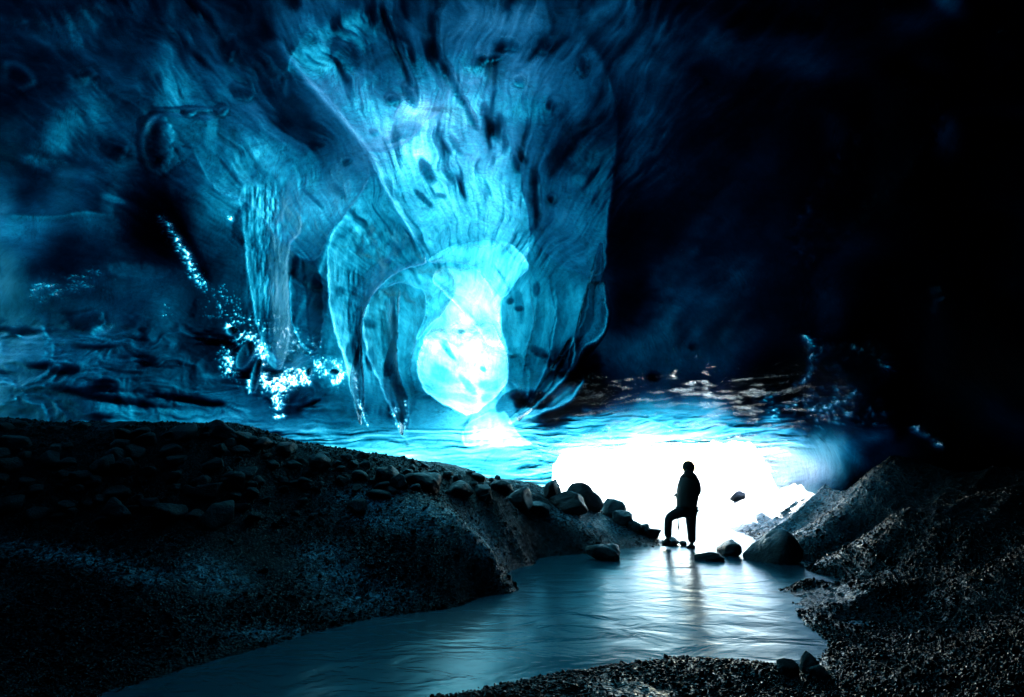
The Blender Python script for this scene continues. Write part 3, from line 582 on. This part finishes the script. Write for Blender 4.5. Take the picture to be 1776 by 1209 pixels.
# behind the left crest the bank falls away; near and outside points
for p in [(0,728,6.5),(200,738,6.8),(400,748,7.2),(600,780,8.5),(780,806,10.5),(900,832,12.5)]:
    a = at(*p)
    pts.append(a + [0, 1.6, -.35]); pts.append(a+[0, 4., -1.0])
pts += [np.array(v, float) for v in [(0,2,.25),(0,0,.2),(1,3,.15),(2,3,.2),(3,2.5,.3),(-1.5,3.2,-.2),(-3,3,.1),(-5,3,.6),(-8,3,1.2),(-8,0,1.5),(0,-6,.5),(8,0,1.2),(8,5,1.2),(-10,8,2.3),(-12,14,1.5),(10,10,1.8),(12,16,1.8),(-6,-6,1),(6,-6,1),
 (0,16,.05),(2,16,.05),(0,20,.1),(-4,20,.4),(-10,22,.8),(5.5,18,-.22),(6,24,-.22),(7,34,-.22),(3,24,.0),(12,24,.9),(20,24,1.5),(0,34,.25),(-14,34,.8),(20,34,.6),(-30,34,1.5),(34,34,1.5),(-30,10,2),(34,10,2),(0,-20,1)]]
P = np.array(pts); C2 = P[:, :2]; n = len(P)
def U(r2): return np.where(r2 > 1e-9, .5*r2*np.log(np.maximum(r2, 1e-9)), 0)
K = U(((C2[:, None]-C2[None])**2).sum(-1)) + np.eye(n)*.006
A = np.zeros((n+3, n+3)); A[:n, :n] = K; A[:n, n] = 1; A[:n, n+1:] = C2; A[n, :n] = 1; A[n+1:, :n] = C2.T
coef = np.linalg.solve(A, np.concatenate([P[:, 2], [0, 0, 0]]))
def ground_z(x, y, detail=True):
    sh = x.shape; xx = x.ravel(); yy = y.ravel(); z = coef[n]+coef[n+1]*xx+coef[n+2]*yy
    for k in range(n): z = z+coef[k]*U((xx-C2[k, 0])**2+(yy-C2[k, 1])**2)
    z = z.reshape(sh)
    z = np.clip(z, -.35, 3.5)
    if detail:
        near = sstep(26, 14, y); amp = sstep(-.25, .25, z)
        z = z + near*amp*sstep(2.2, 3.6, x)*.16*(ridge(x*.55+3, y*.75-x*.3, 211, 2)-.22) + near*amp*(.05*fbm(x*1.6, y*1.6, 201, 5) + .022*ridge(x*7, y*7, 205, 3)-.01) + near*.012*amp*(vnoise(x*26, y*26, 207)-.5)
    return z
xs = np.concatenate([np.linspace(-34, -9, 40)[:-1], np.arange(-9, 9.5, .03), np.linspace(9.5, 34, 40)])
ys = np.concatenate([np.linspace(-20, 2.4, 30)[:-1], np.arange(2.4, 14, .03), np.linspace(14, 60, 160)])
gxx, gyy = np.meshgrid(xs, ys); gz = ground_z(gxx, gyy)
vv = np.stack([gxx, gyy, gz], -1).reshape(-1, 3); W = len(xs)
I, J = np.meshgrid(np.arange(len(ys)-1), np.arange(W-1), indexing='ij')
q = np.stack([I*W+J, I*W+J+1, (I+1)*W+J+1, (I+1)*W+J], -1).reshape(-1, 4)
ground = mesh_from('ground', vv, q, M_GROUND); tag(ground, kind='structure')
def icy_sheen_at(x, y, z):
    d_ = np.stack([x, y, z-CAM[2]], -1); px_, py_ = project(d_); m = 0
    for cx_, cy2, rx_, ry_, an in [(590,1000,60,34,10),(640,1040,70,22,-5),(470,1098,70,12,0),(370,1000,60,26,15),(740,890,100,20,14),(640,872,60,20,10),(680,905,90,16,10),(830,930,60,22,50),(120,965,120,16,8),(250,1000,60,14,5),(1020,905,80,14,12),(1400,860,110,34,-10),(1330,900,90,24,15),(655,860,26,10,10),(560,960,40,18,0)]:
        A = px_-cx_; B = py_-cy2; c, s_ = math.cos(math.radians(an)), math.sin(math.radians(an))
        m = np.maximum(m, np.exp(-(((A*c+B*s_)/rx_)**2+((-A*s_+B*c)/ry_)**2)))
    return m*(y > 2)
attr(ground, 'icy', icy_sheen_at(vv[:, 0], vv[:, 1], vv[:, 2]))
def gz1(x, y): return float(ground_z(np.array([[x]], float), np.array([[y]], float))[0, 0])

# snow plain outside, out to the horizon
t = NT('snow'); tc = t.n('ShaderNodeTexCoord').outputs['Object']
p = t.n('ShaderNodeBsdfPrincipled', i={'Base Color': (.92, .94, .96, 1), 'Roughness': .6, 'Normal': t.bump(t.noise(tc, .3, 6), .4, .5)})
t.link(p.outputs[0], t.out.inputs['Surface']); M_SNOW = t.m
s_ = 1500
snow = mesh_from('snow_field', [(-s_, -s_, -.6), (s_, -s_, -.6), (s_, s_, -.6), (-s_, s_, -.6)], [(0, 1, 2, 3)], M_SNOW, False); tag(snow, kind='structure')
# stream
wx = np.linspace(-12, 30, 200); wy = np.linspace(1.5, 60, 300); A_, B_ = np.meshgrid(wx, wy)
I, J = np.meshgrid(np.arange(299), np.arange(199), indexing='ij')
q = np.stack([I*200+J, I*200+J+1, (I+1)*200+J+1, (I+1)*200+J], -1).reshape(-1, 4)
stream = mesh_from('stream', np.stack([A_, B_, 0*A_], -1).reshape(-1, 3), q, M_WATER); tag(stream, kind='structure')

# ------------------------------------------------------------------ things on the ground
def hit(px, py, y0=2.6, y1=40):
    """where the ray through a pixel meets ground or water"""
    Y = np.geomspace(y0, y1, 900); a, b = ray(px, py)
    z = np.maximum(ground_z(np.array([a*Y]), np.array([Y]))[0], 0.0)
    k = np.argmax(CAM[2]+b*Y <= z); return np.array([a*Y[k], Y[k], z[k]])
def ico(sub=3):
    import bmesh
    bm = bmesh.new(); bmesh.ops.create_icosphere(bm, subdivisions=sub, radius=1)
    v = np.array([x.co[:] for x in bm.verts]); f = np.array([[x.index for x in p.verts] for p in bm.faces]); bm.free(); return v, f
IV, IF = ico(4); IVs, IFs = ico(1)
def rock_verts(seed, V_=None, npl=13, rough=.05, round_=7.):
    r = np.random.default_rng(seed); V_ = IV if V_ is None else V_
    nn = r.normal(size=(npl, 3)); nn /= np.linalg.norm(nn, axis=1)[:, None]; dd = r.uniform(.68, 1.0, npl)
    q_ = np.clip(V_ @ nn.T, 0, None)/dd
    rad_ = 1/((q_**round_).sum(1)+.35**round_)**(1/round_); rad_ = np.minimum(rad_, 1.25)
    n_ = fbm(V_[:, 0]*2.2+seed, V_[:, 1]*2.2+V_[:, 2]*1.7, seed, 4)+.4*fbm(V_[:, 2]*6+seed, V_[:, 0]*6+V_[:, 1]*5, seed+3, 3)
    return V_*(rad_*(1+rough*2*n_))[:, None]
rock_meshes = []
for k in range(9):
    o = mesh_from('boulder', rock_verts(300+k, npl=[10, 14, 20][k % 3], round_=[8, 14, 24][k % 3], rough=.06), IF, M_ROCK)
    rock_meshes.append(o.data); bpy.data.objects.remove(o)
def rock(loc, size, rot, k, label, group=None, name='boulder', cat='boulder'):
    o = bpy.data.objects.new(name, rock_meshes[k % 9]); sc.collection.objects.link(o)
    o.location = loc; o.scale = size; o.rotation_euler = rot
    tag(o, label, cat, group); return o
# (px, py of the foot, width px, height px, mesh, turn, label)
ROCKS = [
 (1016,884,54,40,0,.3,'large square-topped dark boulder standing highest on the rocky point left of the person'),
 (958,868,38,34,1,1.0,'round dark boulder on the rocky point just left of the square-topped boulder'),
 (990,892,70,34,4,.2,'long low dark boulder lying in front of the square-topped boulder'),
 (1062,898,46,30,7,2.0,'dark boulder directly right of the square-topped boulder on the slope'),
 (1084,912,36,26,2,.7,'rounded rock half way down the point between big boulders and waterline'),
 (1100,922,26,20,5,1.7,'small dark rock low on the point above two round stones'),
 (1119,928,20,17,3,.1,'smaller of two round stones near the water edge left of the person'),
 (1137,934,22,18,8,2.2,'round stone nearest the raised foot at the tip of the bank'),
 (868,856,30,20,6,.4,'pale smooth oval stone catching light on the upper left bank'),
 (838,862,30,22,2,1.1,'angular dark rock left of the pale oval stone'),
 (795,862,46,30,5,.5,'broad dark rock on the bank under the ice shelf'),
 (735,850,56,30,3,.3,'blue-grey smooth rock on the left bank below the crest'),
 (905,885,56,34,0,1.9,'dark blocky boulder between pale oval stone and long low boulder'),
 (934,898,40,26,8,.8,'dark rock wedged at the foot of the blocky boulder'),
 (655,866,34,14,6,.2,'flat bluish stone on the frosted strip above the gravel hump'),
 (690,850,30,24,4,.9,'dark rock on the slope left of the blue-grey smooth rock'),
 (1054,973,50,25,3,.1,'dark boulder in the stream at the near shore left of the person'),
 (1238,973,48,12,4,.2,'flat dark rock barely above the water right of the person'),
 (1273,965,44,24,1,1.3,'peaked dark rock rising from the stream behind the flat rock'),
 (1353,976,76,46,0,2.6,'largest dark rock in the stream at the foot of the right bank'),
 (1187,947,12,8,2,.4,'tiny stone in the water between the feet of the person'),
 (1168,946,26,14,5,.6,'small rounded stone in the water beneath the raised leg'),
 (1284,868,24,15,7,.3,'lone small rock in the glare at the sunlit tip of the right bank'),
 (1374,1174,34,22,2,.5,'left stone of the small heap on the near right shore'),
 (1408,1168,30,28,7,1.4,'tallest stone of the small heap on the near right shore'),
 (1428,1182,30,18,4,2.4,'right stone of the small heap on the near right shore'),
 (60,727,28,16,5,.1,'square block sitting alone on the far left crest'),
 (375,765,50,32,0,.2,'flat-topped dark block on the crest beside the lowest blue ice shelf'),
 (415,770,34,20,3,.9,'rounded rock on the crest right of the flat-topped block'),
 (450,776,36,18,7,1.9,'low dark rock on the crest where it meets the pale shelf'),
 (665,842,42,32,1,.6,'dark upright rock in the middle of the left slope'),
 (545,820,40,30,6,1.5,'dark rock on the slope below the thin icy crest'),
 (490,790,34,24,2,.3,'dark rock just under the crest below the shelf edge')]
for px, py, wpx, hpx, k, rz, lab in ROCKS:
    h = hit(px, py); s_px = h[1]/940.; ww = wpx*s_px*.56; hh = hpx*s_px*.62
    rock((h[0], h[1]+ww*.5, h[2]+hh*.62), (ww, ww*.8, hh), (.1*math.sin(k), .12*math.cos(k*2), rz), k, lab)
r2 = np.random.default_rng(5)
slope_pts = []
while len(slope_pts) < 150:
    px = r2.uniform(-20, 900); top = np.interp(px, [0, 400, 600, 800, 900], [728, 750, 784, 812, 838]); btm = np.interp(px, [0, 550, 700, 900], [905, 905, 860, 872])
    py = top+(btm-top)*r2.uniform(.03, 1)
    wpx = r2.choice([16, 22, 30, 42, 60], p=[.3, .3, .2, .13, .07])*(1.25 if px < 450 else .8)
    if any(abs(px-a)+1.3*abs(py-b) < .62*(wpx+c)*.8 for a, b, c in slope_pts): 
        if r2.uniform() < .97: continue
    slope_pts.append((px, py, wpx))
for px, py, wpx in slope_pts:
    h = hit(px, py); s_px = h[1]/930.; ww = wpx*s_px*.55; hh = ww*r2.uniform(.5, .85)
    rock((h[0], h[1], h[2]+hh*.12), (ww, ww*r2.uniform(.7, 1), hh), (r2.uniform(-.4, .4), r2.uniform(-.4, .4), r2.uniform(0, 6.3)), int(r2.integers(9)),
         'dark wet rock bedded among many others in the steep left bank', 'rocks bedded in the left bank', 'rock', 'rock')

# loose gravel: countless pebbles, one object
NPB = 90000
u = r2.uniform(0, 1, NPB*3); py_ = r2.uniform(0, 1, NPB*3)
Yp = np.exp(np.log(3.0)+(np.log(15.)-np.log(3.0))*u); Xp = (r2.uniform(-1.08, 1.08, NPB*3))*Yp
zp = ground_z(Xp, Yp)
mk = (zp > -.012) & (vnoise(Xp*1.3, Yp*1.3, 333)+.25*vnoise(Xp*5, Yp*5, 334) > .50*r2.uniform(.6, 1.25, len(Xp)))
mk &= r2.uniform(0, 1, len(Xp)) > .8*icy_sheen_at(Xp, Yp, zp)
Xp, Yp, zp = Xp[mk][:NPB], Yp[mk][:NPB], zp[mk][:NPB]; N = len(Xp)
sz = np.clip(r2.lognormal(np.log(.0085), .45, N), .005, .04)*np.clip(Yp/6, .75, 1.15)
base = [rock_verts(500+k, IVs, 8, .05, 8.) for k in range(6)]
AXS = r2.normal(size=(N, 3, 3)); Q = np.linalg.qr(AXS)[0]
pv = np.empty((N, len(IVs), 3), np.float32); kk = r2.integers(0, 6, N)
for k in range(6):
    m_ = kk == k; pv[m_] = np.einsum('vc,ncd->nvd', base[k]*[1.25, 1., .7], Q[m_])
pv *= sz[:, None, None]; pv += np.stack([Xp, Yp, zp+sz*.25], -1)[:, None, :]
pf = (IFs[None]+np.arange(N)[:, None, None]*len(IVs)).reshape(-1, 3)
t = NT('wet_pebble'); p = t.n('ShaderNodeBsdfPrincipled', i={'Roughness': .13, 'IOR': 1.23, 'Base Color': (.005, .005, .006, 1)}); t.link(p.outputs[0], t.out.inputs['Surface'])
gravel = mesh_from('gravel', pv.reshape(-1, 3), pf, t.m, True); tag(gravel, 'wet black gravel strewn over the banks of the stream', 'gravel', kind='stuff')

# ------------------------------------------------------------------ the person
def cloth(name, col, rough=.8):
    t = NT(name); tc = t.n('ShaderNodeTexCoord').outputs['Object']
    p = t.n('ShaderNodeBsdfPrincipled', i={'Base Color': (*col, 1), 'Roughness': rough, 'Normal': t.bump(t.noise(tc, 40, 4), .4, .01)})
    t.link(p.outputs[0], t.out.inputs['Surface']); return t.m
def skin(name, V_, E_, R_, mat, parent, sub=2, root=0):
    me = bpy.data.meshes.new(name); me.from_pydata([tuple(v) for v in V_], E_, [])
    o = bpy.data.objects.new(name, me); sc.collection.objects.link(o)
    m = o.modifiers.new('skin', 'SKIN'); sk = me.skin_vertices[0].data if me.skin_vertices else None
    if sk is None:
        import bmesh
        bm = bmesh.new(); bm.from_mesh(me); bm.verts.layers.skin.verify(); bm.to_mesh(me); bm.free(); sk = me.skin_vertices[0].data
    for i, r in enumerate(R_):
        sk[i].radius = tuple(1.13*q_ for q_ in ((r, r) if not hasattr(r, '__len__') else r))
        sk[i].use_root = (i == root)
    m.use_smooth_shade = True
    s_ = o.modifiers.new('sub', 'SUBSURF'); s_.levels = sub; s_.render_levels = sub
    dg = bpy.context.evaluated_depsgraph_get(); dg.update()
    me2 = bpy.data.meshes.new_from_object(o.evaluated_get(dg)); me2.name = name
    o.modifiers.clear(); o.data = me2; me2.materials.clear(); me2.materials.append(mat)
    me2.polygons.foreach_set('use_smooth', np.ones(len(me2.polygons), bool))
    o.parent = parent; return o
PY_ = 11.05
base_p = on_z(1197, 951); person = bpy.data.objects.new('person', None); sc.collection.objects.link(person); person.location = base_p
tag(person, 'person in dark hooded jacket and trousers standing with one foot raised before the bright mouth', 'person')
def zp_(zx, zy, dy=0.):                      # point of the figure read off the photograph, dy metres further away
    a = at(1100+zx/5.495, 770+zy/5.495, PY_+dy); return a-base_p
SKINM = cloth('skin', (.35, .2, .14), .5); JK = cloth('jacket_cloth', (.03, .018, .012)); TR = cloth('trouser_cloth', (.025, .022, .022)); HT = cloth('knit', (.06, .035, .02)); BT = cloth('boot_leather', (.015, .014, .014), .6)
pelv = zp_(500, 610); chest = zp_(522, 420); neck = zp_(520, 300); head = zp_(517, 232)
hipL = zp_(470, 640, -.02); kneeL = zp_(328, 700, -.10); ankL = zp_(320, 905, .0); toeL = zp_(262, 958, -.06)
hipR = zp_(540, 650, .05); kneeR = zp_(543, 800, .04); ankR = zp_(550, 960, .02); toeR = zp_(495, 1000, -.03)
shL = zp_(465, 335, .10); elL = zp_(440, 430, .22); haL = zp_(423, 470, .36)
shR = zp_(575, 335, -.08); elR = zp_(603, 455, -.14); haR = zp_(560, 520, -.02)
BV = [pelv, zp_(508, 540), chest, zp_(522, 345), neck, zp_(518, 262), head, zp_(517, 200), hipL, kneeL, zp_(322, 790, -.05), ankL, toeL, hipR, kneeR, ankR, toeR, shL, elL, haL, shR, elR, haR]
BE = [(0,1),(1,2),(2,3),(3,4),(4,5),(5,6),(6,7),(0,8),(8,9),(9,10),(10,11),(11,12),(0,13),(13,14),(14,15),(15,16),(3,17),(17,18),(18,19),(3,20),(20,21),(21,22)]
BR = [.13, .115, .135, .10, .05, .07, .085, .055, .085, .055, .05, .035, .025, .085, .055, .035, .025, .055, .04, .025, .055, .04, .025]
skin('body', BV, BE, BR, SKINM, person)
jk = skin('jacket', [zp_(500, 635), zp_(503, 560), zp_(510, 490), chest, zp_(522, 345), zp_(520, 300), shL, elL, haL*.95+elL*.05, shR, zp_(600, 395, -.11), elR, haR],
     [(0,1),(1,2),(2,3),(3,4),(4,5),(4,6),(6,7),(7,8),(4,9),(9,10),(10,11),(11,12)], [(.225,.18), (.228,.18), .212, (.235,.185), .165, .10, .095, .065, .05, .09, .08, .075, .055], JK, person)
def lump(name, c, rad, mat, parent, seed, cutz=None, tilt=0., amp=.03):
    V_ = IV*(1+amp*fbm(IV[:, 0]*2+seed, IV[:, 2]*2+IV[:, 1], seed, 3))[:, None]*np.array(rad)
    if cutz is not None: V_[:, 2] = np.maximum(V_[:, 2], cutz+.01*np.sin(V_[:, 0]*60))
    ct, st_ = math.cos(tilt), math.sin(tilt); V_ = np.stack([V_[:, 0]*ct+V_[:, 2]*st_, V_[:, 1], -V_[:, 0]*st_+V_[:, 2]*ct], -1)
    return mesh_from(name, V_+c, IF, mat, True, parent)
lump('hood', zp_(536, 300, -.10), (.15, .11, .085), JK, jk, 3, None, .5)
lump('collar', zp_(520, 312, 0), (.15, .11, .10), JK, jk, 4)
skin('trousers', [pelv, hipL, zp_(400, 665, -.06), kneeL, zp_(322, 800, -.05), zp_(322, 895), hipR, kneeR, zp_(548, 880, .03), zp_(550, 950, .02)],
     [(0,1),(1,2),(2,3),(3,4),(4,5),(0,6),(6,7),(7,8),(8,9)], [.125, .11, .10, .082, .072, .07, .115, .085, .074, .075], TR, person)
for heel, ank, toe in ((zp_(335, 955), ankL, toeL), (zp_(565, 990, .02), ankR, toeR)):
    skin('boot', [ank, heel, (heel*.5+toe*.5)+[0,0,.01], toe], [(0,1),(1,2),(2,3)], [.062, .052, .05, .042], BT, person)
lump('hat', zp_(518, 222), (.128, .132, .135), HT, person, 5, -.125)
lump('hair', zp_(521, 272, -.03), (.100, .095, .135), cloth('hair', (.03, .015, .008), .5), person, 6)
# face, turned away towards the mouth: nose, ears
fd = np.array([-.55, .83, 0]); rt = np.array([.83, .55, 0])
skin('nose', [head+fd*.075, head+fd*.105+[0,0,-.012]], [(0,1)], [.014, .014], SKINM, person, 1)
for sg in (-1, 1):
    skin('ear', [head+rt*sg*.085+[0,0,.015], head+rt*sg*.09+[0,0,-.02]], [(0,1)], [.014, .011], SKINM, person, 1)
    skin('eye', [head+fd*.082+rt*sg*.03+[0,0,.02], head+fd*.085+rt*sg*.03+[0,0,.02]], [(0,1)], [.011, .011], cloth('eye_white', (.6, .6, .6), .2), person, 1)
def hand(c, ddir, palm_n, curl):
    ddir = np.array(ddir, float); ddir /= np.linalg.norm(ddir); pn = np.array(palm_n, float); pn /= np.linalg.norm(pn); sd_ = np.cross(ddir, pn)
    V_ = [c, c+ddir*.045, c+ddir*.08]; E_ = [(0,1),(1,2)]; R_ = [(.022,.022), (.032,.018), (.03,.015)]
    for k, (off, ln) in enumerate([(-.030, .065), (-.010, .078), (.010, .074), (.029, .058)]):
        b0 = c+ddir*.082+sd_*off; b1 = b0+(ddir*.8+pn*curl*.5)*ln*.5; b2 = b1+(ddir*(.5-curl*.6)+pn*curl)*ln*.5
        i = len(V_); V_ += [b0, b1, b2]; E_ += [(2, i), (i, i+1), (i+1, i+2)]; R_ += [.0095, .0088, .007]
    i = len(V_); th = c+ddir*.03+sd_*(-.036); V_ += [th, th+ddir*.03-sd_*.016+pn*.012*curl, th+ddir*.055-sd_*.01+pn*.03*curl]; E_ += [(1, i), (i, i+1), (i+1, i+2)]; R_ += [.012, .0105, .0085]
    return skin('glove', V_, E_, R_, BT, person, 1)
hand(haL, (-.3, .5, -.6), (-.2, .6, .5), 1.1); hand(haR, (-.7, .2, -.5), (-.3, .8, 0), .4)

def tube(pts_, r, name, mat, parent=None, seg=8):
    pts_ = [np.array(p_, float) for p_ in pts_]; V_ = []; F_ = []
    for i, p_ in enumerate(pts_):
        d = pts_[min(i+1, len(pts_)-1)]-pts_[max(i-1, 0)]; d /= np.linalg.norm(d)
        a = np.cross(d, [.3, 1, .1]); a /= np.linalg.norm(a); b = np.cross(d, a); rr = r[i] if hasattr(r, '__len__') else r
        for s_ in range(seg): V_.append(p_+rr*(a*math.cos(2*math.pi*s_/seg)+b*math.sin(2*math.pi*s_/seg)))
    for i in range(len(pts_)-1):
        for s_ in range(seg): F_.append((i*seg+s_, i*seg+(s_+1) % seg, (i+1)*seg+(s_+1) % seg, (i+1)*seg+s_))
    F_ += [tuple(range(seg))[::-1], tuple((len(pts_)-1)*seg+s_ for s_ in range(seg))]
    return mesh_from(name, V_, F_, mat, True, parent)
tip = at(1177, 919, 11.75); gr = base_p+haL+np.array([-.03, .06, -.06]); PM = cloth('pole_paint', (.02, .02, .022), .4)
pr = bpy.data.objects.new('trekking_pole', None); sc.collection.objects.link(pr); pr.location = tip
tag(pr, 'thin dark trekking pole held behind the raised thigh of the person', 'trekking pole')
g = gr-tip; tube([(0,0,0), g*.5, g*.92], [.012, .014, .014], 'shaft', PM, pr); tube([g*.9, g*1.08], [.014, .016], 'handle', BT, pr); tube([g*.08, g*.085], [.03, .028], 'basket', PM, pr, 12)
